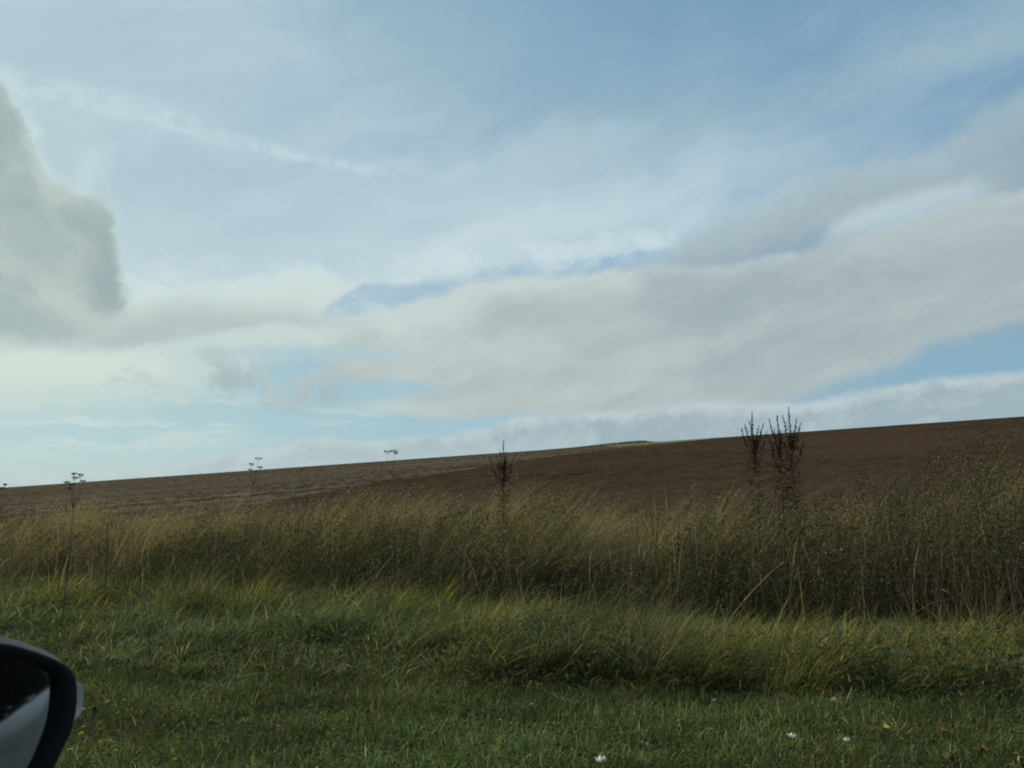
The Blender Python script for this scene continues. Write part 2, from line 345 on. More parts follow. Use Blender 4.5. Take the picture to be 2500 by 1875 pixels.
sheet('far_verge', [(-4.2, -150), (-4.2, 250), (-60, 250), (-60, -150)], -.01, SOIL_V)

# ------------------------------------------------------------------ vegetation that nobody could count
def blades(P, h, w, ldir, lean, col, droop=.25, tipc=1.0, face=None, basecol=None):
    n = len(P); ts = np.array([0, .38, .72, 1.0])
    fa = RNG.uniform(0, math.pi, n) if face is None else face
    wd = np.stack([np.cos(fa), np.sin(fa), np.zeros(n)], -1)
    L = np.stack([np.cos(ldir), np.sin(ldir), np.zeros(n)], -1)
    V = np.zeros((n, 7, 3), np.float32); Cc = np.zeros((n, 7, 3), np.float32)
    k = 0
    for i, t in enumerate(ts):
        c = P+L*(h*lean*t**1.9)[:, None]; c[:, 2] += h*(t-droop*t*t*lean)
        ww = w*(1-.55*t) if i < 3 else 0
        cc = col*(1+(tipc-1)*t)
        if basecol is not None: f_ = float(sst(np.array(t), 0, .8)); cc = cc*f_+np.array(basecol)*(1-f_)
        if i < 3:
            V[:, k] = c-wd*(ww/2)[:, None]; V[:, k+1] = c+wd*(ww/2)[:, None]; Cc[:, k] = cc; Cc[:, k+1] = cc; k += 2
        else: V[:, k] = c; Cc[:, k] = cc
    o = np.array([0, 1, 3, 2, 2, 3, 5, 4, 4, 5, 6]); st = np.array([0, 4, 8])
    lo = (o[None]+7*np.arange(n)[:, None]).ravel(); s_ = (st[None]+11*np.arange(n)[:, None]).ravel()
    return V.reshape(-1, 3), lo, s_, Cc.reshape(-1, 3)
def leaflets(P, size, col, asp=.5, nz=None, dirv=None):
    n = len(P)
    a = RNG.normal(size=(n, 3)) if dirv is None else dirv+RNG.normal(size=(n, 3))*.35
    a /= np.linalg.norm(a, axis=1)[:, None]
    b = np.cross(a, RNG.normal(size=(n, 3))); b /= np.linalg.norm(b, axis=1)[:, None]
    L = size[:, None]; V = np.stack([P-a*L*.5, P+b*L*asp*.5+a*L*.05, P+a*L*.5, P-b*L*asp*.5+a*L*.05], 1)
    lo = (np.array([0, 1, 2, 3])[None]+4*np.arange(n)[:, None]).ravel(); s_ = 4*np.arange(n)
    return V.reshape(-1, 3), lo, s_, np.repeat(col, 4, 0)
def join(parts):
    V = []; Lo = []; St = []; C_ = []; vo = lo_ = 0
    for v, l, s_, c in parts:
        V.append(v); Lo.append(l+vo); St.append(s_+lo_); C_.append(c); vo += len(v); lo_ += len(l)
    return np.concatenate(V), np.concatenate(Lo), np.concatenate(St), np.concatenate(C_)
def stuff(name, parts, mat, label, cat):
    V, l, s_, c = join(parts)
    return tag(mesh(name, V, l, s_, mat, c), label, cat, None, 'stuff')
def palette(n, cols, weights, jit=.18):
    w = np.asarray(weights, float)
    if w.ndim == 1: w = np.tile(w, (n, 1))
    cum = np.cumsum(w/w.sum(1, keepdims=True), 1); r = RNG.random(n)[:, None]
    k = np.minimum((r > cum).sum(1), len(cols)-1)
    return np.array(cols, np.float32)[k]*(1+RNG.normal(0, jit, (n, 1)))*(1+RNG.normal(0, .05, (n, 3)))
def scatter(n, d0, d1, s0, s1):
    d = RNG.uniform(d0, d1, n); s = RNG.uniform(s0, s1, n); x, y = xy(d, s); return x, y, d, s
def ground(x, y, dz=-.01): return np.stack([x, y, H(x, y)+dz], -1)
GREEN, DGREEN, YGREEN, BGREEN = (.070, .112, .027), (.034, .052, .018), (.27, .245, .055), (.14, .20, .10)
STRAWC, BROWN, OLIVE, RUST, GOLD = (.33, .265, .15), (.085, .062, .042), (.092, .090, .044), (.12, .076, .044), (.27, .24, .085)
RIGHT = 0.15                      # wind from the left: grass leans to the right

# short mown grass
n = 330000
x, y, d, s = scatter(n, 2.75, 6.7, -6, 10)
pt = fbm(x*1.3, y*1.3, 3, 2); p2 = fbm(x*.45, y*.45, 3, 9)
h = RNG.uniform(.035, .10, n)*(.5+1.2*pt)*(1+.6*sst(d, 5.0, 6.2))
w_ = np.stack([np.full(n, 1.0), .9+0*x, .25+1.0*sst(p2, .45, .65), .25+.3*sst(p2, .6, .35), .08+0*x, .10+.5*sst(pt, .6, .75)], -1)
c = palette(n, [GREEN, DGREEN, OLIVE, BGREEN, STRAWC, BROWN], w_)*(.25+1.7*fbm(x*1.4, y*3.5, 3, 88))[:, None]*np.array([[1.08, 1.10, .9]])
pa = [blades(ground(x, y), h, RNG.uniform(.003, .0065, n), RNG.uniform(0, 6.28, n), RNG.uniform(.1, 1.6, n), c, .4, 1.25)]
n = 60000
x, y, d, s = scatter(n, 3.6, 6.6, -6, 10)       # clover and plantain leaves in the turf
P = ground(x, y, 0); P[:, 2] += RNG.uniform(.01, .05, n)
pa.append(leaflets(P, RNG.uniform(.012, .03, n), palette(n, [GREEN, DGREEN, OLIVE, BGREEN], [1, .8, .5, .3], .12), .7))
stuff('short_grass', pa, PLANT, 'short dark green mown grass along the road edge', 'grass')

# long grass of the middle verge: low and blue green on the left, a yellow green bank of tussocks on the right
def mid_h(x, y, d):
    mf = sst(x+.35*(fbm(y*1.3, x*.7, 2, 4)-.5), -1.5, .7)
    right = sst(d, 5.75+.35*vnoise(x*1.1, y*0+3, 3), 6.35)*.37*(1-.5*sst(d, 7.3, 8.6))
    left = .13+.14*sst(d, 5.9, 7.4)+.13*sst(d, 7.5, 8.3)
    edge = sst(x-.35*y, 1.5, 2.2)
    return (left*(1-mf)+right*mf)*(1-.55*edge)*(.45+1.1*fbm(x*1.3, y*1.6, 3, 14)), mf
nt, per = 5000, 56
x0, y0, d0_, s0_ = scatter(nt, 5.8, 9.3, -6.5, 15); n = nt*per
tr = RNG.uniform(.03, .10, nt)*(.7+.6*sst(x0, -1.5, 1)); th = RNG.uniform(.6, 1.4, nt)*(.5+1.0*vnoise(x0*3.1, y0*3.1, 44)); ta = RNG.random(nt)
oa = RNG.uniform(0, 6.28, (nt, per)); orr = np.abs(RNG.normal(0, 1, (nt, per)))
x = (x0[:, None]+np.cos(oa)*orr*tr[:, None]).ravel(); y = (y0[:, None]+np.sin(oa)*orr*tr[:, None]).ravel()
oa = oa.ravel(); orr = orr.ravel(); th = np.repeat(th, per); tid = np.repeat(ta, per); d, s = ds(x, y)
hm, mf = mid_h(x, y, d)
hm = hm*th; keepm = (RNG.random(n) < np.clip(hm/.12, .02, 1)) & (d > 5.75)
x, y, d, s, hm, mf, oa, orr, tid = (a[keepm] for a in (x, y, d, s, hm, mf, oa, orr, tid)); n = len(x)
pt = fbm(x*.9, y*.9, 3, 31); p2 = fbm(x*2.3, y*2.3, 2, 33); cl = vnoise(x*6, y*6, 5)
lf = sst(d, 7.7, 8.3)*(1-sst(d, 8.9, 9.4))*(1-mf)                      # bright strip under the weeds on the left
h = hm*RNG.uniform(.55, 1.25, n)
w_ = np.stack([.8+.5*mf, .5+.3*mf, .2+3.6*mf*sst(pt, .36, .56)*(tid < .75)+2.2*lf*sst(pt, .3, .6)*(tid < .65), (1-mf)*(1-lf)*.9*sst(pt, .35, .6)+.10, .06+.06*mf+.06*lf, .08+.5*mf*sst(p2, .5, .7), .2+.4*mf], -1)
c = palette(n, [GREEN, DGREEN, YGREEN, BGREEN, STRAWC, RUST, OLIVE], w_)*(.72+.56*np.modf(tid*17)[0])[:, None]
ax_ = np.cos(oa)*orr*.9+.5+RNG.normal(0, .3, n); ay_ = np.sin(oa)*orr*.9+RNG.normal(0, .3, n); ang = np.arctan2(ay_, ax_)
bw = np.where((1-mf)*(1-lf)*RNG.random(n) > .55, RNG.uniform(.006, .011, n), RNG.uniform(.003, .006, n))
pa = [blades(ground(x, y), h*1.15, bw, ang, RNG.uniform(.25, 1.2, n), c, .4, 1.35, basecol=(.045, .056, .022))]  # darker bases: natural blade tint, plus shade under the tussocks put into the colour
# leafy herbs among it
n = 190000
x, y, d, s = scatter(n, 5.9, 9.3, -6.5, 15); hm, mf = mid_h(x, y, d); cl = fbm(x*1.5, y*1.5, 3, 41)
k = cl > .43; x, y, hm, mf = x[k], y[k], hm[k], mf[k]; n = len(x)
P = ground(x, y, 0); P[:, 2] += hm*RNG.uniform(.1, 1.05, n)
pa.append(leaflets(P, RNG.uniform(.015, .045, n), palette(n, [GREEN, DGREEN, OLIVE, RUST], np.stack([1+0*x, .8+0*x, .6+.5*mf, .06+.12*mf], -1), .12), .55))
def tangle(n, d0, d1, f0, f1, cols, wts, hfun, L0, L1, wd=(.003, .008)):   # bent strands at every height
    x, y, d, s = scatter(n, d0, d1, -9, 18); hw = hfun(x, y, d, s); P = ground(x, y, 0); P[:, 2] += hw*RNG.uniform(f0, f1, n)
    return blades(P, RNG.uniform(L0, L1, n)*.55, RNG.uniform(*wd, n), RNG.uniform(0, 6.28, n), RNG.uniform(.4, 2.6, n), palette(n, cols, wts, .25), .55, 1.1)
pa.append(tangle(95000, 5.9, 9.3, .1, .95, [GREEN, BGREEN, YGREEN, STRAWC, OLIVE, BROWN], [1, 1.1, .5, .25, .8, .5], lambda x, y, d, s: mid_h(x, y, d)[0], .07, .28, (.004, .010)))
stuff('verge_grass', pa, PLANT, 'long green and yellowish grass in tussocks between mown strip and weeds', 'grass')

# the wild growth: ridge height as a function of the distance along the verge
sky_pts = [(-900,1095),(-400,1090),(0,1082),(150,1092),(300,1098),(380,1082),(450,1062),(560,1078),(640,1066),(700,1052),(800,1046),(900,1058),(1000,1060),(1100,1062),(1200,1052),(1290,1092),(1350,1084),(1420,1052),(1500,1024),(1560,1036),(1640,1058),(1760,1066),(1850,1062),(1930,1038),(2000,1004),(2100,985),(2212,978),(2700,985)]
rs_, rz_ = [], []
for X_, Y_ in sky_pts:
    v = px_dir(X_, Y_, 2212); u = v.x/v.y; yy = 11.6/(.242*u+.970); rs_.append(ds(u*yy, yy)[1]); rz_.append(CAMZ+yy*v.z/v.y)
oo = np.argsort(rs_); rs_ = np.array(rs_)[oo]; rz_ = np.array(rz_)[oo]
def wild_h(x, y, d, s):
    top = np.interp(s, rs_, rz_)-H(x, y)+.13+.40*(fbm(s*1.6, d*.5, 2, 91)-.5)
    fr = .38+.62*sst(d, 7.9, 11.2)
    return np.maximum(top, .25)*fr*(1-.35*sst(d, 12.2, 14))
S0, S1 = -9, 18
# dark leafy mass
NPL = 7600
x, y, d, s = scatter(NPL, 8.9, 13.2, S0, S1)
gap = fbm(x*.8, y*.8, 3, 51); k = (gap > .28) & (RNG.random(NPL) < 1.15-.5*sst(d, 10.5, 13)); x, y, d, s, gap = (a[k] for a in (x, y, d, s, gap)); n = len(x)
hh = wild_h(x, y, d, s)*(.50+.24*sst(-s, 0, 2.5))*(.50+.95*sst(fbm(x*.7, y*.35, 2, 77), .32, .68))*RNG.uniform(.75, 1.15, n)
LN = 74
base = ground(x, y, 0); t = RNG.random((n, LN))**.75
t = np.where((s[:, None] < .5) & (d[:, None] < 10.6), .38+.62*t, t)
dirn = RNG.uniform(0, 6.28, (n, LN)); rad = RNG.random((n, LN))**.7*.20*(1.15-t*.7)
lean = .18*t**2
P = np.stack([base[:, None, 0]+np.cos(dirn)*rad+lean*hh[:, None], base[:, None, 1]+np.sin(dirn)*rad, base[:, None, 2]+t*hh[:, None]], -1).reshape(-1, 3)
kind = RNG.random(n); rightness = sst(-s, -1.5, 3)
sz = np.repeat(RNG.uniform(.016, .044, n), LN)*RNG.uniform(.7, 1.3, n*LN)
wp = np.stack([.5*(kind < .65)+.1, 1.3*(kind < .85)+.2, .3*(kind > .88)+.03, .10+1.2*(kind > .72)*(.25+rightness)+1.1*rightness, .05+.15*(kind > .9), .012+0*rightness], -1)
cp = palette(n*LN, [GREEN, DGREEN, OLIVE, BROWN, RUST, STRAWC], np.repeat(wp, LN, 0), .13)
pa = [leaflets(P, sz, cp, .36)]
# stems of that mass
stem_n = 15000
x, y, d, s = scatter(stem_n, 8.7, 13.0, S0, S1); rr = sst(-s, -2.2, 2.0)
k = RNG.random(stem_n) < .25+.75*rr; x, y, d, s, rr = (a[k] for a in (x, y, d, s, rr)); n = len(x)
h = wild_h(x, y, d, s)*RNG.uniform(.45, 1.0, n)
c = palette(n, [BROWN, STRAWC, OLIVE, (.16, .14, .11)], [1.4, .45, .4, .5], .3)
pb = [blades(ground(x, y), h, RNG.uniform(.005, .014, n), RNG.uniform(0, 6.28, n), RNG.uniform(.0, .4, n), c, .1, 1.0)]
pb.append(tangle(60000, 9.1, 12.4, .05, .62, [BROWN, STRAWC, OLIVE, DGREEN, GREEN], [1.2, .55, .7, .9, .4], wild_h, .12, .5))
stuff('undergrowth', pa+pb, LEAF, 'dark leafy weeds and stems in a dense band behind the verge', 'weeds')
# tall straw grass leaning with the wind
def tallgrass(n, d0, d1, lo, hi, cols, wf, width, lean, headp, seed):
    per = 34; nt = n//per; n = nt*per
    x0, y0, _, _ = scatter(nt, d0, d1, S0, S1); q0 = fbm(x0*.8, y0*.8, 2, 66); near = sst(q0, .50, .62)*(d0 < 9)*(x0 > -2.5); x0, y0 = x0-.242*near*RNG.uniform(0, 1.1, nt), y0-.970*near*RNG.uniform(0, 1.1, nt); tr = RNG.uniform(.02, .09, nt); hv = np.repeat(RNG.uniform(.66, 1.06, nt)*(.70+.52*vnoise(x0*2.1, y0*1.1, 45)), per); tcol = np.repeat(RNG.random(nt), per)
    oa = RNG.uniform(0, 6.28, n); orr = np.abs(RNG.normal(0, 1, n)); x = np.repeat(x0, per)+np.cos(oa)*orr*np.repeat(tr, per); y = np.repeat(y0, per)+np.sin(oa)*orr*np.repeat(tr, per)
    d, s = ds(x, y); cl = fbm(x*.9, y*.9, 3, seed); cl2 = vnoise(x*2.6, y*2.6, seed+4)
    k = RNG.random(n) < np.clip((cl-.30)*3.6, .05, 1)*(.35+.65*cl2)
    x, y, d, s, cl, cl2, oa, orr, hv, tcol = (a[k] for a in (x, y, d, s, cl, cl2, oa, orr, hv, tcol)); n = len(x)
    h = wild_h(x, y, d, s)*RNG.uniform(lo, hi, n)*(.86+.24*cl2)*hv
    c = palette(n, cols, wf(x, s, cl), .16)*(.75+.5*tcol[:, None])
    ang = np.arctan2(np.sin(oa)*orr*.5+RNG.normal(0, .25, n), np.cos(oa)*orr*.5+.8+RNG.normal(0, .25, n)); ln = RNG.uniform(lean[0], lean[1], n)
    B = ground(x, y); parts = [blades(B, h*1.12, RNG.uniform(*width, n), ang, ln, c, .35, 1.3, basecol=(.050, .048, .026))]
    k = RNG.random(n) < headp                     # panicles near the tips
    B, hh, a, l, cc = B[k], h[k]*1.12, ang[k], ln[k], c[k]; m_ = 9
    tt = RNG.uniform(.80, 1.03, (len(B), m_)); L = np.stack([np.cos(a), np.sin(a)], -1)
    px = B[:, None, 0]+L[:, None, 0]*(hh*l)[:, None]*tt**1.9+RNG.normal(0, .012, tt.shape)+.02*L[:, None, 0]
    py = B[:, None, 1]+L[:, None, 1]*(hh*l)[:, None]*tt**1.9+RNG.normal(0, .012, tt.shape)
    pz = B[:, None, 2]+hh[:, None]*(tt-.35*tt*tt*l[:, None])+RNG.normal(0, .012, tt.shape)
    dv = np.stack([np.repeat(L[:, 0], m_)*.8, np.repeat(L[:, 1], m_)*.8, np.full(len(B)*m_, .45)], -1)
    parts.append(leaflets(np.stack([px, py, pz], -1).reshape(-1, 3), RNG.uniform(.014, .032, len(B)*m_), np.repeat(cc*1.15, m_, 0), .28, dirv=dv))
    return parts
wf = lambda x, s, cl: np.stack([1.0+0*x, .35+.4*sst(-s, -1, 3), .9*sst(cl, .45, .6)+.2, .22+0*x, .25+.2*sst(cl, .6, .45), .30+0*x], -1)
pa = tallgrass(140000, 10.1, 13.0, .66, 1.06, [STRAWC, BROWN, GOLD, RUST, YGREEN, OLIVE], wf, (.003, .006), (.3, 1.05), .34, 61)
wf2 = lambda x, s, cl: np.stack([.35+0*x, .4+.5*sst(-s, -1, 3), .3+0*x, 1.0-.5*sst(-s, -1, 2), .7+0*x, .4+0*x], -1)
pa += tallgrass(46000, 8.9, 10.8, .40, .88, [STRAWC, BROWN, YGREEN, GREEN, OLIVE, DGREEN], wf2, (.003, .006), (.3, 1.0), .06, 71)
stuff('tall_grass', pa, STRAW, 'tall straw coloured grass leaning to the right above the weeds', 'grass')

# straw left standing on the stubble, and the maize rows on the crest
n = 70000
r = np.exp(RNG.uniform(math.log(20), math.log(150), n)); a = RNG.uniform(-.8, .45, n); x, y = r*np.sin(a), r*np.cos(a)
row = .75; q_ = x*.89-y*.46; q2 = np.round(q_/row)*row; k = (y > LIM(x)+.4); x = x+(q2-q_)*.89*.85; y = y-(q2-q_)*.46*.85
x, y, r = x[k], y[k], r[k]; n = len(x)
P = ground(x, y, .0); hs = RNG.uniform(.06, .16, n)
stuff('stubble', [blades(P, hs, RNG.uniform(.010, .028, n)*(r/50)**.3, RNG.uniform(0, 6.28, n), RNG.uniform(.2, 1.4, n), palette(n, [(.20, .155, .10), (.11, .08, .05), (.06, .042, .027)], [.7, 1, .9]), .3)], STRAW, 'cut straw stubs in rows across the far field', 'stubble')
n = 3600
v0, v1 = above(1345, 140), above(1605, 150)
t = RNG.random(n); x = v0.x+(v1.x-v0.x)*t+RNG.normal(0, .3, n); y = v0.y+(v1.y-v0.y)*t+RNG.uniform(-3, 3, n)
h = (.10+.62*sst(t, .0, .85)*(1-sst(t, .85, 1.0)*.9))*RNG.uniform(.6, 1.2, n)*.8
stuff('maize_strip', [blades(ground(x, y, 0), h, RNG.uniform(.05, .12, n), RNG.uniform(0, 6.28, n), RNG.uniform(.1, .7, n), palette(n, [OLIVE, GOLD, BROWN], [1, .5, .8]))], STRAW, 'low strip of maize standing on the crest of the field', 'maize')

# trees on the other side of the road, behind the camera: the mirror shows them and they keep low light off the verge
n = 90000
s = RNG.uniform(-45, 60, n); hh = 6.5+4.5*fbm(s*.16, s*0, 3, 101); zz = hh*RNG.random(n)**.7
d = -9.5-2.4*RNG.random(n)+1.6*(fbm(s*.5, zz*.5, 3, 103)-.5)
x, y = xy(d, s)
core = []
V_ = []
for i, s1 in enumerate(np.linspace(-46, 61, 108)):
    for j in range(9):
        z1 = j/8*(6.0+4.2*float(fbm(np.array(s1*.16), np.array(0.), 3, 101))); d1 = -10.6+.9*float(fbm(np.array(s1*.4), np.array(z1*.5), 2, 7))
        V_.append((*xy(d1, s1), z1-.1))
f_ = [(i*9+j, i*9+j+1, i*9+j+10, i*9+j+9) for i in range(107) for j in range(8)]
core = (np.array(V_), np.array(f_).ravel(), np.arange(0, len(f_)*4, 4), np.tile(np.array([[.012, .018, .008]]), (len(V_), 1)))
stuff('hedgerow', [core, leaflets(np.stack([x, y, zz], -1), RNG.uniform(.10, .24, n), palette(n, [DGREEN, (.05, .065, .02), (.03, .045, .014)], [1, .5, 1]), .6)], LEAF, 'dark row of trees across the road behind the car', 'trees')

# ------------------------------------------------------------------ single plants
class MB:
    def __init__(s): s.v = []; s.f = []
    def tube(s, pts, rad, n=5, cap=True):
        pts = [Vector(p) for p in pts]; k0 = len(s.v); up = Vector((.3, .9, .2))
        for i, p in enumerate(pts):
            t = (pts[min(i+1, len(pts)-1)]-pts[max(i-1, 0)]).normalized()
            a = t.cross(up).normalized() if abs(t.dot(up)) < .98 else t.cross(Vector((1, 0, 0))).normalized(); b = t.cross(a)
            r = rad[i] if hasattr(rad, '__len__') else rad
            for j in range(n):
                g = 2*math.pi*j/n; s.v.append(p+a*math.cos(g)*r+b*math.sin(g)*r)
        for i in range(len(pts)-1):
            for j in range(n):
                a = k0+i*n+j; b = k0+i*n+(j+1) % n; s.f.append((a, b, b+n, a+n))
        if cap: s.f.append(tuple(k0+(len(pts)-1)*n+j for j in range(n))); s.f.append(tuple(k0+j for j in reversed(range(n))))
        return s
    def leaf(s, p, d, L, w, curl=.2):
        d = Vector(d).normalized(); sd = d.cross(Vector((random.uniform(-.3, .3), random.uniform(-.3, .3), 1))).normalized(); nn = sd.cross(d)
        k = len(s.v); p = Vector(p)
        s.v += [p, p+d*L*.4+sd*w*.5+nn*L*curl*.3, p+d*L*.4-nn*L*.04, p+d*L*.4-sd*w*.5+nn*L*curl*.3, p+d*L-nn*L*curl]
        s.f += [(k, k+1, k+2), (k, k+2, k+3), (k+1, k+4, k+2), (k+2, k+4, k+3)]
    def build(s, name, mat, parent=None, sm=True):
        me = bpy.data.meshes.new(name); me.from_pydata([tuple(v) for v in s.v], [], s.f); me.materials.append(mat)
        if sm: me.polygons.foreach_set('use_smooth', [True]*len(me.polygons))
        o = bpy.data.objects.new(name, me); COL.objects.link(o)
        if parent is not None: o.parent = parent
        return o
DEAD = plain_mat('dead_stem', (.085, .070, .055), (.045, .038, .030), scale=60)
GREYST = plain_mat('grey_dead_stem', (.16, .13, .10), (.07, .055, .045), scale=60)
PALEST = plain_mat('pale_dry_stem', (.27, .235, .18), (.12, .095, .07), scale=40)
MUG = plain_mat('mugwort_spike', (.082, .064, .048), (.042, .038, .028), scale=80)
DOCK = plain_mat('dock_seed', (.050, .030, .022), (.028, .018, .014), scale=80)

def umbel_plant(px, top, base_y, label, umbels, side=0, thick=.0045):
    """umbels: (dx, dy, size) in metres from the top of the stalk"""
    T = above(px, base_y, top); bx = T.x+side; by = base_y; bz = float(H(bx, by)); hgt = T.z-bz
    root = empty('dried_umbellifer', (bx, by, bz), label, 'dead plant', 'dried umbel heads standing above the weeds')
    st = MB(); fork = Vector((-side*.75, 0, hgt-.28)); mid = Vector((-side*.3, .02, hgt*.5))
    st.tube([(0, 0, -.03), mid, fork], [thick, thick*.8, thick*.6])
    tips = []
    for dx, dz, sz in umbels:
        tip = Vector((-side+dx, random.uniform(-.03, .03), hgt+dz)); tips.append((tip, sz))
        f2 = fork-Vector((0, 0, .12*abs(dz)*2)); m2 = (f2+tip)/2+Vector((dx*.25, 0, -.01)); st.tube([f2, m2, tip], [thick*.5, thick*.36, thick*.28])
    st.build('stem', DEAD, root)
    for tip, sz in tips:
        u = MB(); nr_ = 9
        for k in range(nr_):
            a = 2*math.pi*k/nr_; r = sz*random.uniform(.55, 1); e = tip+Vector((math.cos(a)*r, math.sin(a)*r, sz*random.uniform(.45, .7)))
            u.tube([tip, tip+(e-tip)*.5+Vector((0, 0, -.1*sz)), e], [.0016, .0013, .001], 3, False)
            for j in range(4):
                g = e+Vector((random.uniform(-1, 1), random.uniform(-1, 1), 0))*sz*.22
                u.tube([e-Vector((0, 0, .004)), g+Vector((0, 0, .004)), g+Vector((0, 0, .010))], [.001, .004, .0025], 4)
        u.build('umbel', DEAD, root)
    return root
umbel_plant(185, 1172, 8.3, 'tallest forked umbel stalk by the left edge, base low in the green grass', [(0, .0, .035), (.06, .03, .035), (-.02, .045, .03), (.09, -.03, .03), (-.03, -.06, .025)], .0)
umbel_plant(166, 1182, 9.6, 'thin faint umbel stalk just left of the tallest left one', [(0, 0, .035), (.03, -.06, .02)], .0, .0035)
umbel_plant(4, 1196, 8.4, 'dark umbel stalk cut by the left picture edge', [(0, 0, .03), (.04, .04, .02), (-.03, -.05, .02)], .02)
umbel_plant(630, 1124, 10.3, 'leaning umbel stalk with five heads at different heights left of centre', [(0, 0, .045), (-.075, -.07, .035), (-.085, -.14, .03), (.035, -.11, .035), (-.02, -.15, .02)], -.17, .005)
umbel_plant(958, 1106, 10.6, 'slim umbel stalk with two flat heads nearest the middle', [(.02, .0, .05), (-.075, -.01, .045), (.045, -.02, .03)], -.03, .004)
umbel_plant(735, 1152, 11.0, 'tiny umbel stalk barely above the field crest', [(0, 0, .012), (.02, .02, .012)], .0, .003)

def spike(parent, base, tip, wid, bare=.25):
    st = MB(); base, tip = Vector(base), Vector(tip); ax = tip-base; L = ax.length
    bend = Vector((random.uniform(-.02, .02), 0, 0)); P_ = [base, base+ax*.5+bend, tip]
    st.tube(P_, [.0045, .0032, .0012], 4)
    n = int(L*310)
    for k in range(n):
        t = bare+(1-bare)*random.random()**.9; p = base+ax*t+bend*(1-abs(2*t-1)); w = wid*(1-t*.86)
        g = random.uniform(0, 6.28); d_ = Vector((math.cos(g), math.sin(g), random.uniform(.1, 1.0)))
        st.leaf(p, d_, w*random.uniform(.45, 1.1), .010, random.uniform(-.1, .3))
        if random.random() < .5:
            q = p+d_.normalized()*w*random.uniform(.2, .8); st.tube([q, q+Vector((0, 0, .008))], [.0045, .003], 4)
    st.build('flower_spike', MUG, parent)
def mugwort(px, top, y, label, arms):
    T = above(px, y, top); g = float(H(T.x, y)); hgt = T.z-g
    root = empty('mugwort', (T.x, y, g), label, 'weed plant', 'tall dark mugwort plants against the ploughed field')
    st = MB(); st.tube([(0, 0, -.03), (.01, 0, hgt*.4), (0, 0, hgt-.3)], [.009, .007, .004])
    for k in range(620):
        g2 = random.uniform(0, 6.28); st.leaf((random.uniform(-.09, .09), random.uniform(-.05, .05), hgt*random.uniform(.35, .84)), (math.cos(g2), math.sin(g2), .5), random.uniform(.03, .07), .014)
    st.build('stem', MUG, root)
    spike(root, (0, 0, hgt-.75), (0, 0, hgt), .078)
    m_ = y/1962*1.0
    for dx, dt in arms:                        # dx metres aside, dt metres below the main tip
        L_ = random.uniform(.16, .26)+abs(dx)*.8; st2 = MB(); st2.tube([(0, 0, hgt-dt-L_-.15), (dx*.5, 0, hgt-dt-L_), (dx*.8, 0, hgt-dt-L_*.75)], [.005, .004, .003], 4); st2.build('branch', MUG, root)
        spike(root, (dx*.62, 0, hgt-dt-L_*.85), (dx*1.15, random.uniform(-.04, .04), hgt-dt), .052, .05)
mugwort(1925, 994, 10.4, 'tallest dark mugwort, centre of the right hand clump', [(.08, .16), (-.075, .11), (.12, .22), (.05, .3), (-.11, .3), (.17, .33)])
mugwort(1897, 1014, 10.5, 'dark mugwort close on the left of the tallest one', [(-.085, .05), (-.045, .18), (.05, .2), (-.12, .26)])
mugwort(1836, 1006, 10.6, 'single dark mugwort left of the pair, with spreading side spikes', [(-.09, .16), (-.13, .21), (.08, .18), (.12, .16), (-.04, .13), (.17, .24), (.05, .26)])
mugwort(1229, 1076, 10.9, 'small dark mugwort alone in the middle of the picture', [(-.045, .13), (.045, .14), (.15, .18), (-.09, .2), (-.16, .22), (.03, .24)])

def stalk(name, pts, y, label, mat, rad, cat='dead stalk', group=None, twigs=0):
    Q = [above(a, y+dy, b) for a, b, dy in pts]
    b0 = Q[0]; u_ = (Q[0]-Q[1]).normalized(); k_ = 0
    while k_ < .9 and b0.z > float(H(b0.x, b0.y))-.01: b0 = b0+(u_*.6+Vector((0, 0, -.4))).normalized()*.02; k_ += .02
    base = b0.copy()
    root = tag(MB().build(name, mat), label, cat, group); root.location = base
    m_ = MB(); P_ = [Vector((0, 0, 0))]
    P_ += [p_-base for p_ in Q]
    m_.tube(P_, [rad*(1-.55*i/len(P_)) for i in range(len(P_))], 6)
    for k in range(twigs):
        i = random.randrange(1, len(P_)); a = P_[i-1].lerp(P_[i], random.random()); e = a+Vector((random.uniform(-.12, .12), random.uniform(-.06, .06), random.uniform(.02, .14)))
        m_.tube([a, (a+e)/2+Vector((0, 0, .01)), e], [rad*.4, rad*.3, rad*.15], 4)
    me = bpy.data.meshes.new(name); me.from_pydata([tuple(v) for v in m_.v], [], m_.f); me.materials.append(mat); me.polygons.foreach_set('use_smooth', [True]*len(me.polygons))
    old = root.data; root.data = me; bpy.data.meshes.remove(old)
    return root
stalk('leaning_stalk', [(1790, 1500, 0), (1840, 1440, .02), (1885, 1395, .04), (1912, 1372, .05)], 8.3, 'long pale stalk leaning right in front of the dark right hand weeds', PALEST, .0065, twigs=9)
stalk('leaning_stalk', [(908, 1420, 0), (932, 1388, .02), (955, 1362, .04), (968, 1340, .05)], 8.8, 'short pale broken stalk leaning right, left of centre in the dark weeds', PALEST, .0045, twigs=7)
stalk('leaning_stalk', [(474, 1440, 0), (510, 1390, .02), (552, 1325, .04)], 9.2, 'grey thin stalk leaning right, left quarter of the weeds', GREYST, .006, twigs=3)
stalk('forked_stalk', [(2339, 1540, 0), (2335, 1474, .0), (2320, 1452, .0), (2300, 1438, .02)], 8.0, 'pale bent stalk near the right edge just above the green grass', GREYST, .009, twigs=3)
stalk('upright_stalk', [(2375, 1520, 0), (2374, 1420, .02), (2376, 1318, .04)], 8.6, 'tall upright grey stalk near the right edge', GREYST, .008, twigs=4)
stalk('forked_stalk', [(1998, 1480, 0), (1999, 1440, .0), (1985, 1390, 0), (1958, 1325, .03)], 8.7, 'forked pale stalk right of the long leaning one', GREYST, .008, twigs=6)
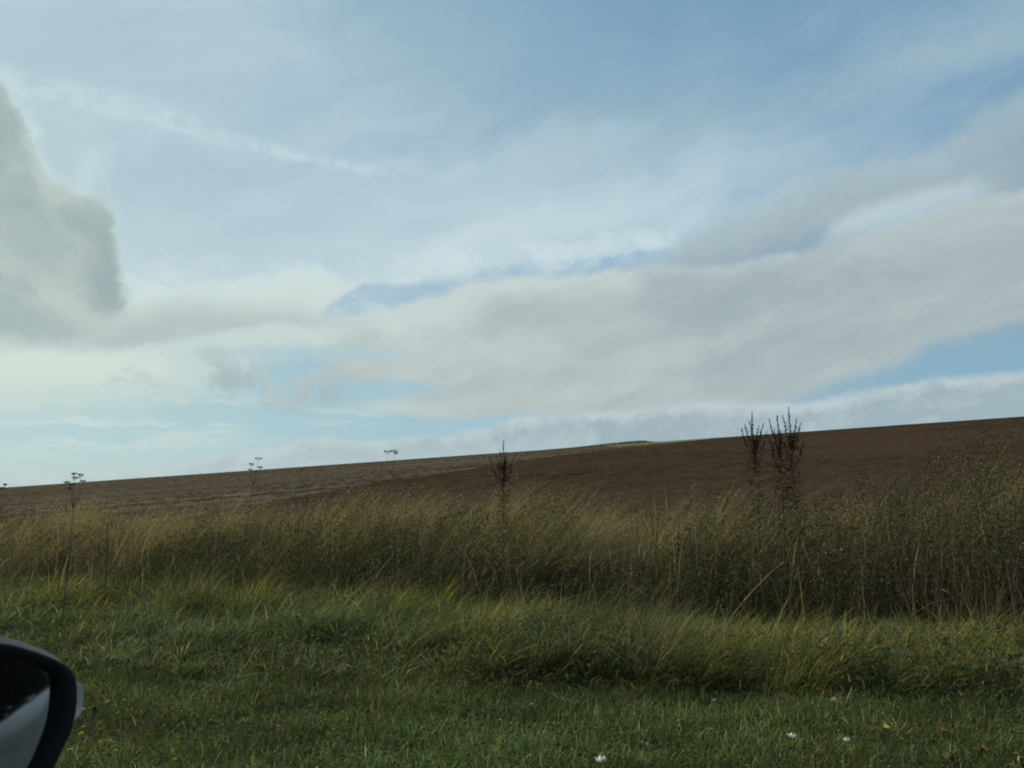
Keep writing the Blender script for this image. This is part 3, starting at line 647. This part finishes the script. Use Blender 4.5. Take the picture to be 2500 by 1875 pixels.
stalk('upright_stalk', [(1700, 1500, 0), (1704, 1400, .0), (1698, 1290, 0)], 8.9, 'upright straw stalk in the brown stems left of the long leaning one', GREYST, .007, twigs=4)
stalk('dark_stalk', [(365, 1570, 0), (357, 1500, .05), (343, 1424, .1)], 7.2, 'thin dark stalk leaning left in the bright grass at left', DEAD, .0038, twigs=5)
stalk('dark_stalk', [(366, 1560, 0), (368, 1480, .05), (362, 1340, .2)], 7.8, 'upright dark stalk beside the one that leans left', DEAD, .0038, twigs=5)
stalk('dark_stalk', [(512, 1380, 0), (515, 1330, .05), (520, 1225, .2)], 9.6, 'dark stalk rising through the weeds left of the five headed umbel', DEAD, .006, twigs=5)
stalk('dark_stalk', [(262, 1330, 0), (262, 1280, .05), (272, 1222, .2)], 9.9, 'dark stalk right of the tallest left umbel', DEAD, .006, twigs=5)
def dock(px, top, bot, label):
    B = at(px, bot); T = above(px, B.y, top); hgt = T.z-B.z
    root = empty('dock_plant', B, label, 'weed plant'); MB().tube([(0, 0, -.02), (.01, 0, hgt)], [.006, .003]).build('stem', DEAD, root)
    s_ = MB()
    for k in range(260):
        t = random.uniform(.35, 1); g = random.uniform(0, 6.28); s_.leaf((0, 0, hgt*t), (math.cos(g), math.sin(g), random.uniform(.2, 1)), .03*(1.15-t*.6)*random.uniform(.4, 1), .012)
    s_.build('seed_head', DOCK, root)
dock(711, 1440, 1560, 'dark brown dock seed spike in the green grass left of centre')

# ------------------------------------------------------------------ small things in the grass
DAND = plain_mat('dandelion_petal', (.62, .50, .03), (.5, .36, .02), scale=200, rough=.6); DST = plain_mat('dandelion_stem', (.08, .13, .04))
def dandelion_parts():
    f = MB()
    for ring, (nn, L, up) in enumerate(((14, .016, .25), (12, .012, .6), (8, .008, 1.2))):
        for k in range(nn):
            a = 2*math.pi*(k+.5*ring)/nn; f.leaf((0, 0, .001*ring), (math.cos(a), math.sin(a), up), L, .006, .05)
    return f
proto = None
dl = [(1285,850,'highest of the scattered dandelions'),(1335,935,'dandelion just below and right of the highest one'),(980,972,'dandelion right over the round ochre leaf'),(1157,950,'uppermost of three dandelions right of the ochre leaf'),(1125,968,'middle one of three dandelions right of the ochre leaf'),(1088,993,'lowest of three dandelions right of the ochre leaf'),(1275,1070,'lone dandelion below the group right of the ochre leaf'),(905,1225,'dandelion below the mirror lamp, nearest it'),(873,1298,'larger dandelion close under the one nearest the mirror lamp'),(1280,1272,'tilted dandelion midway between mirror and picture quarter'),(1615,1310,'dandelion furthest right in the lower left patch'),(1072,1385,'left one of a row of three dandelions'),(1127,1375,'middle one of a row of three dandelions'),(1182,1383,'right one of a row of three dandelions'),(760,1472,'dandelion touching the mirror outline low down'),(912,1470,'upper one of two stacked dandelions near the bottom'),(908,1508,'lower orange tinged one of two stacked dandelions'),(1240,1482,'small dull dandelion below the row of three'),(897,1033,'dull small dandelion between mirror lamp and ochre leaf')]
dl = [(a/4.425, 1500+b/4.425, c) for a, b, c in dl]+[(364, 1797, 'single dandelion well to the right of the others'), (425, 1857, 'faint dandelion near the bottom right of the patch')]
for X_, Y_, lb in dl:
    P = at(X_, Y_, .10); r_ = empty('dandelion', P, 'yellow '+lb, 'flower', 'dandelions in the short grass by the mirror')
    if proto is None:
        fl = dandelion_parts().build('flower_head', DAND, r_, False); stm = MB().tube([(0, 0, 0), (.004, 0, .04), (0, 0, .077)], [.002, .0018, .002]).build('stem', DST, r_); proto = (fl, stm)
    else:
        fl, stm = proto[0].copy(), proto[1].copy(); COL.objects.link(fl); COL.objects.link(stm); fl.parent = r_; stm.parent = r_
    fl.location = (0, 0, .103); stm.scale = (1, 1, 1.33); fl.rotation_euler = (random.uniform(0, .5), random.uniform(-.4, .3), random.uniform(0, 6)); sc_ = random.uniform(.75, 1.1); fl.scale = (sc_,)*3
def fallen(X_, Y_, c, size, label, lobes=5, name='fallen_leaf', cat='leaf', lift=.06):
    P = at(X_, Y_, lift); size *= .68; m_ = plain_mat('leaf_colour', c, tuple(v*.6 for v in c), scale=90)
    s_ = MB(); s_.v.append(Vector((0, 0, 0))); N_ = 40
    for k in range(N_):
        a = 2*math.pi*k/N_; r = size*.5*(.72+.28*abs(math.cos(lobes*a/2)))*(1+.06*random.random()); s_.v.append(Vector((math.cos(a)*r, math.sin(a)*r*.8, .25*size*math.cos(2*a+1)+.1*size*math.cos(a))))
    for k in range(N_): s_.f.append((0, 1+k, 1+(k+1) % N_))
    s_.tube([(-size*.45, 0, 0), (-size*.8, .01, -.01)], [.0015, .001], 4)
    o = s_.build(name, m_, None); tag(o, label, cat, 'fallen leaves in the short grass' if name == 'fallen_leaf' else None)
    o.location = P+Vector((0, 0, lift)); o.rotation_euler = (random.uniform(.3, .9), random.uniform(-.3, .3), random.uniform(0, 6))
RED, ORG, OCH, TAN, YEL, DRK = (.085, .035, .022), (.17, .08, .025), (.18, .13, .045), (.30, .22, .14), (.24, .18, .055), (.06, .025, .018)
for a in [(226, 1731, OCH, .085, 'round ochre leaf among the dandelions beside the mirror', 0), (377, 1649, RED, .08, 'dark red leaf above the dandelions at left'), (674, 1776, ORG, .075, 'orange leaf in the short grass left of centre'), (938, 1650, (.12, .05, .03), .06, 'dull brown leaf in the longer grass left of centre'), (1164, 1710, (.24, .08, .05), .07, 'reddish leaf where the short grass meets the tussocks'), (1406, 1720, TAN, .06, 'pale tan leaf at the foot of the tussocks near the centre', 3), (1296, 1720, (.30, .30, .07), .045, 'yellow green leaf left of the pale tan one', 1), (1339, 1766, ORG, .05, 'small orange brown leaf below the pale tan one'), (2162, 1776, YEL, .07, 'yellow leaf right of the two white scraps'), (2304, 1785, RED, .08, 'red brown leaf in the short grass at lower right'), (2402, 1827, (.10, .03, .022), .08, 'darkest red leaf in the lower right corner area'), (2320, 1850, OCH, .085, 'ochre leaf close to the bottom edge at right'), (2483, 1845, (.27, .25, .08), .075, 'bright yellow leaf at the right picture edge'), (1913, 1713, (.14, .07, .035), .07, 'brown leaf under the tussocks, right of centre'), (1796, 1722, (.15, .05, .03), .06, 'reddish brown leaf under the tussocks, left of the brown one')]:
    fallen(*a[:5], *(a[5:] or (5,)))
WHITE = plain_mat('white_scrap', (.80, .80, .76), (.62, .62, .58), scale=60)
def scrap(X_, Y_, w, label, name='litter_scrap', cat='litter'):
    P = at(X_, Y_, .05); s_ = MB(); n_ = 7
    for i in range(n_):
        for j in range(4):
            s_.v.append(Vector(((i/(n_-1)-.5)*w*(1-.25*abs(j-1.5)), (j/3-.5)*w*.35, .12*w*math.sin(i*1.7+j)+.05*w*random.random()+j*w*.07)))
    for i in range(n_-1):
        for j in range(3): a = i*4+j; s_.f.append((a, a+4, a+5, a+1))
    o = s_.build(name, WHITE, None, False); md = o.modifiers.new('thickness', 'SOLIDIFY'); md.thickness = .002
    tag(o, label, cat); o.location = P+Vector((0, 0, .055)); o.rotation_euler = (.25, random.uniform(-.15, .15), random.uniform(-.3, .3))
scrap(1467, 1860, .065, 'crumpled white scrap, largest, near the bottom edge right of centre')
scrap(1934, 1801, .058, 'flat white scrap, left one of two at lower right')
scrap(2067, 1810, .05, 'small bright white scrap, right one of two at lower right')
STONE = plain_mat('pale_stone', (.34, .32, .29), (.2, .19, .17), scale=40, bump=.6)
def stone(X_, Y_, r, label):
    P = at(X_, Y_, .03); me = bpy.data.meshes.new('stone'); import bmesh
    b = bmesh.new(); bmesh.ops.create_icosphere(b, subdivisions=3, radius=r)
    for v in b.verts: v.co *= 1+.28*(float(vnoise(np.array([v.co.x/r*1.6+9]), np.array([v.co.y/r*1.6+v.co.z/r+7]), int(X_)))-.5); v.co.z *= .7
    b.to_mesh(me); b.free(); me.materials.append(STONE); o = bpy.data.objects.new('stone', me); COL.objects.link(o)
    tag(o, label, 'stone'); o.location = P+Vector((0, 0, .04))
stone(2038, 1716, .035, 'pale grey stone at the foot of the tussocks above the white scraps')
stone(1745, 1716, .022, 'small pale stone at the foot of the tussocks right of centre')
stone(2478, 1700, .03, 'pale stone by the right picture edge under the tussocks')
# a clump of broad pale blades
P0 = at(560, 1690); n = 46
x = P0.x+RNG.normal(0, .12, n); y = P0.y+RNG.normal(0, .09, n)
v_, l_, s2_, c_ = blades(ground(x, y, 0), RNG.uniform(.14, .26, n), RNG.uniform(.005, .010, n), RNG.uniform(0, 6.28, n), RNG.uniform(.8, 1.8, n), palette(n, [(.15, .21, .11), (.09, .14, .06)], [1, 1]), .35, 1.2)
tag(mesh('grass_clump', v_-np.array(P0), l_, s2_, PLANT, c_), 'clump of broad pale arching blades left of centre, over the short grass', 'grass clump').location = P0

# ------------------------------------------------------------------ the car: its door mirror and the flank the mirror shows
m = BLK = material('black_shell'); p = GP(); n1 = noise(p, 400, 2)
out(principled((.006, .006, .007), smooth(n1, .3, .7, .45, .55), (n1, .05, .0005), .28))
m = RIM = material('matt_black_rim'); p = GP(); n1 = noise(p, 900, 2); out(principled((.006, .006, .006), .6, (n1, .2, .0003), .3))
m = GLASS = material('mirror_surface'); p = GP(); n1 = noise(p, 22, 5, .6); n2 = noise(p, 160, 3)
out(principled(mix(smooth(n1, .3, .8), (.55, .60, .62), (.46, .50, .52)), smooth(n2, .55, .8, .03, .10), None, .5, Metallic=1.0))
m = LENS = material('clear_lens'); p = GP(); x_, y_, z_ = sep(p)
st_ = M('SINE', z_*2600.0); out(principled((.55, .60, .58), .25, (st_, .5, .0006), .6, Transmission_Weight=.35))
m = DARKW = material('dark_side_window'); out(principled((.004, .005, .005), .7, None, .0))
m = PAINT = material('blue_grey_paint'); p = GP(); n1 = noise(p, 3, 3); out(principled(mix(n1, (.05, .065, .075), (.07, .085, .095)), .45, None, .5, Coat_Weight=.2))
m = SEAL = material('rubber_seal'); out(principled((.004, .004, .004), .9, None, .0))
def along(s_, d_, z_): X_, Y_ = xy(d_, s_); return Vector((X_, Y_, z_))
car = empty('car', along(0, 0, -.02), 'blue grey car of which only the black door mirror shows at the lower left corner', 'car')
BK = Vector((.970, -.242, 0)); INW = Vector((-.242, -.970, 0))
MN = (BK-px_dir(225, 1566, 2500)).normalized()                        # turned so that the vehicle's own flank shows
MR = Vector((0, 0, 1)).cross(MN).normalized()
MU = MN.cross(MR).normalized()
v = px_dir(0, 1750, 2500); MC = v*(.80/v.y)+Vector((0, 0, CAMZ))
def onmirror(X_, Y_):
    v = px_dir(X_, Y_, 2500); t = (MC-Vector((0, 0, CAMZ))).dot(MN)/v.dot(MN); p = Vector((0, 0, CAMZ))+v*t-MC
    return np.array([p.dot(MR), p.dot(MU)])
def spline(pts, n=120):
    P_ = np.array([onmirror(*p) for p in pts]); k = len(P_); o_ = []
    for i in range(n):
        t = i*k/n; j = int(t); f = t-j; a, b, c_, d_ = P_[(j-1) % k], P_[j % k], P_[(j+1) % k], P_[(j+2) % k]
        o_.append(.5*((2*b)+(-a+c_)*f+(2*a-5*b+4*c_-d_)*f*f+(-a+3*b-3*c_+d_)*f**3))
    return np.array(o_)
OUTL = [(-330,1640),(-250,1585),(-120,1568),(0,1568),(60,1580),(118,1600),(162,1622),(183,1646),(190,1690),(186,1740),(172,1790),(150,1840),(120,1900),(80,1955),(20,1995),(-80,2015),(-200,2010),(-300,1980),(-345,1900),(-352,1760)]
INN = [(-300,1662),(-230,1622),(-120,1606),(0,1608),(50,1616),(100,1630),(128,1646),(137,1672),(136,1720),(128,1768),(110,1820),(86,1872),(50,1925),(0,1952),(-80,1968),(-190,1962),(-275,1938),(-312,1880),(-318,1760)]
SO, SI = spline(OUTL), spline(INN); cen = SO.mean(0)
def ring(P_, dep, sc=1.0, sh=(0, 0)):
    return [MC+MR*float(((p-cen)*sc+cen)[0]+sh[0])+MU*float(((p-cen)*sc+cen)[1]+sh[1])+MN*dep-car.location for p in P_]
def loft(name, rings, mat, parent, close_end=False, close_start=False, sm=True):
    s_ = MB(); n_ = len(rings[0])
    for r_ in rings: s_.v += r_
    for i in range(len(rings)-1):
        for j in range(n_): a = i*n_+j; b = i*n_+(j+1) % n_; s_.f.append((a, b, b+n_, a+n_))
    if close_end: s_.f.append(tuple((len(rings)-1)*n_+j for j in range(n_)))
    if close_start: s_.f.append(tuple(reversed(range(n_))))
    return s_.build(name, mat, parent, sm)
mir = loft('door_mirror', [ring(SO, -.004, .99), ring(SO, -.010, 1.008), ring(SO, -.024, 1.015, (-.001, .006)), ring(SO, -.05, 1.0, (-.006, .006)), ring(SO, -.08, .93, (-.012, 0)), ring(SO, -.105, .74, (-.02, 0)), ring(SO, -.118, .42, (-.025, 0))], BLK, car, True)
tag(mir, 'black door mirror housing')
loft('mirror_rim', [ring(SO, -.003, .992), ring(SO, .001, .985), ring(SO, .002, .95), ring(SI, -.001, 1.03), ring(SI, -.009, 1.005), ring(SI, -.014, .99)], RIM, mir)
loft('mirror_glass', [ring(SI, -.0105, 1.0), ring(SI, -.0135, .996)], GLASS, mir, False, True, False)
LP = [onmirror(*p) for p in [(184, 1668), (203, 1674), (203, 1710), (199, 1738), (192, 1752), (176, 1764), (178, 1736), (180, 1700)]]
loft('indicator_lamp', [ring(LP, -.004, 1, (.002, 0)), ring(LP, -.012, 1.0, (.004, 0)), ring(LP, -.040, 1.0, (.008, 0)), ring(LP, -.07, 1.0, (0, 0))], LENS, mir, True, True, False)
b_ = MB(); b_.tube([MC-MR*.20-MN*.05-car.location, MC-MR*.26-MU*.03-MN*.05-car.location, along(.45, .40, .97)-car.location], [.035, .03, .035], 12).build('mirror_arm', BLK, mir)
prof = [(.38, .20), (.43, .34), (.45, .55), (.45, .74), (.445, .82), (.435, .88), (.425, .905), (.39, .91)]
s_ = MB(); ss_ = np.linspace(1.3, -5.2, 40)
for q_ in ss_:
    k_ = -.12*sst(np.array(-q_), .9, 3.2)
    for d_, z_ in prof: s_.v.append(along(q_, d_-float(k_), z_)-car.location)
for i in range(39):
    for j in range(len(prof)-1): a = i*len(prof)+j; s_.f.append((a, a+1, a+len(prof)+1, a+len(prof)))
s_.build('door_panel', PAINT, car)
cb = MB()
for q_ in np.linspace(-.75, -5.2, 12):
    k_ = -.12*float(sst(np.array(-q_), .9, 3.2))
    for d_, z_ in ((.40, .90), (.37, 1.15), (.29, 1.33), (.20, 1.42), (-.2, 1.46)): cb.v.append(along(q_, d_-k_, z_-.1*max(0, -q_-3))-car.location)
for i in range(11):
    for j in range(4): a = i*5+j; cb.f.append((a, a+1, a+6, a+5))
cb.build('rear_side_window', DARKW, car)
MB().tube([along(1.2, .41, .915)-car.location, along(-.9, .41, .915)-car.location, along(-2, .475, .915)-car.location, along(-5.1, .545, .915)-car.location], [.012]*4, 8).build('window_seal', SEAL, car)
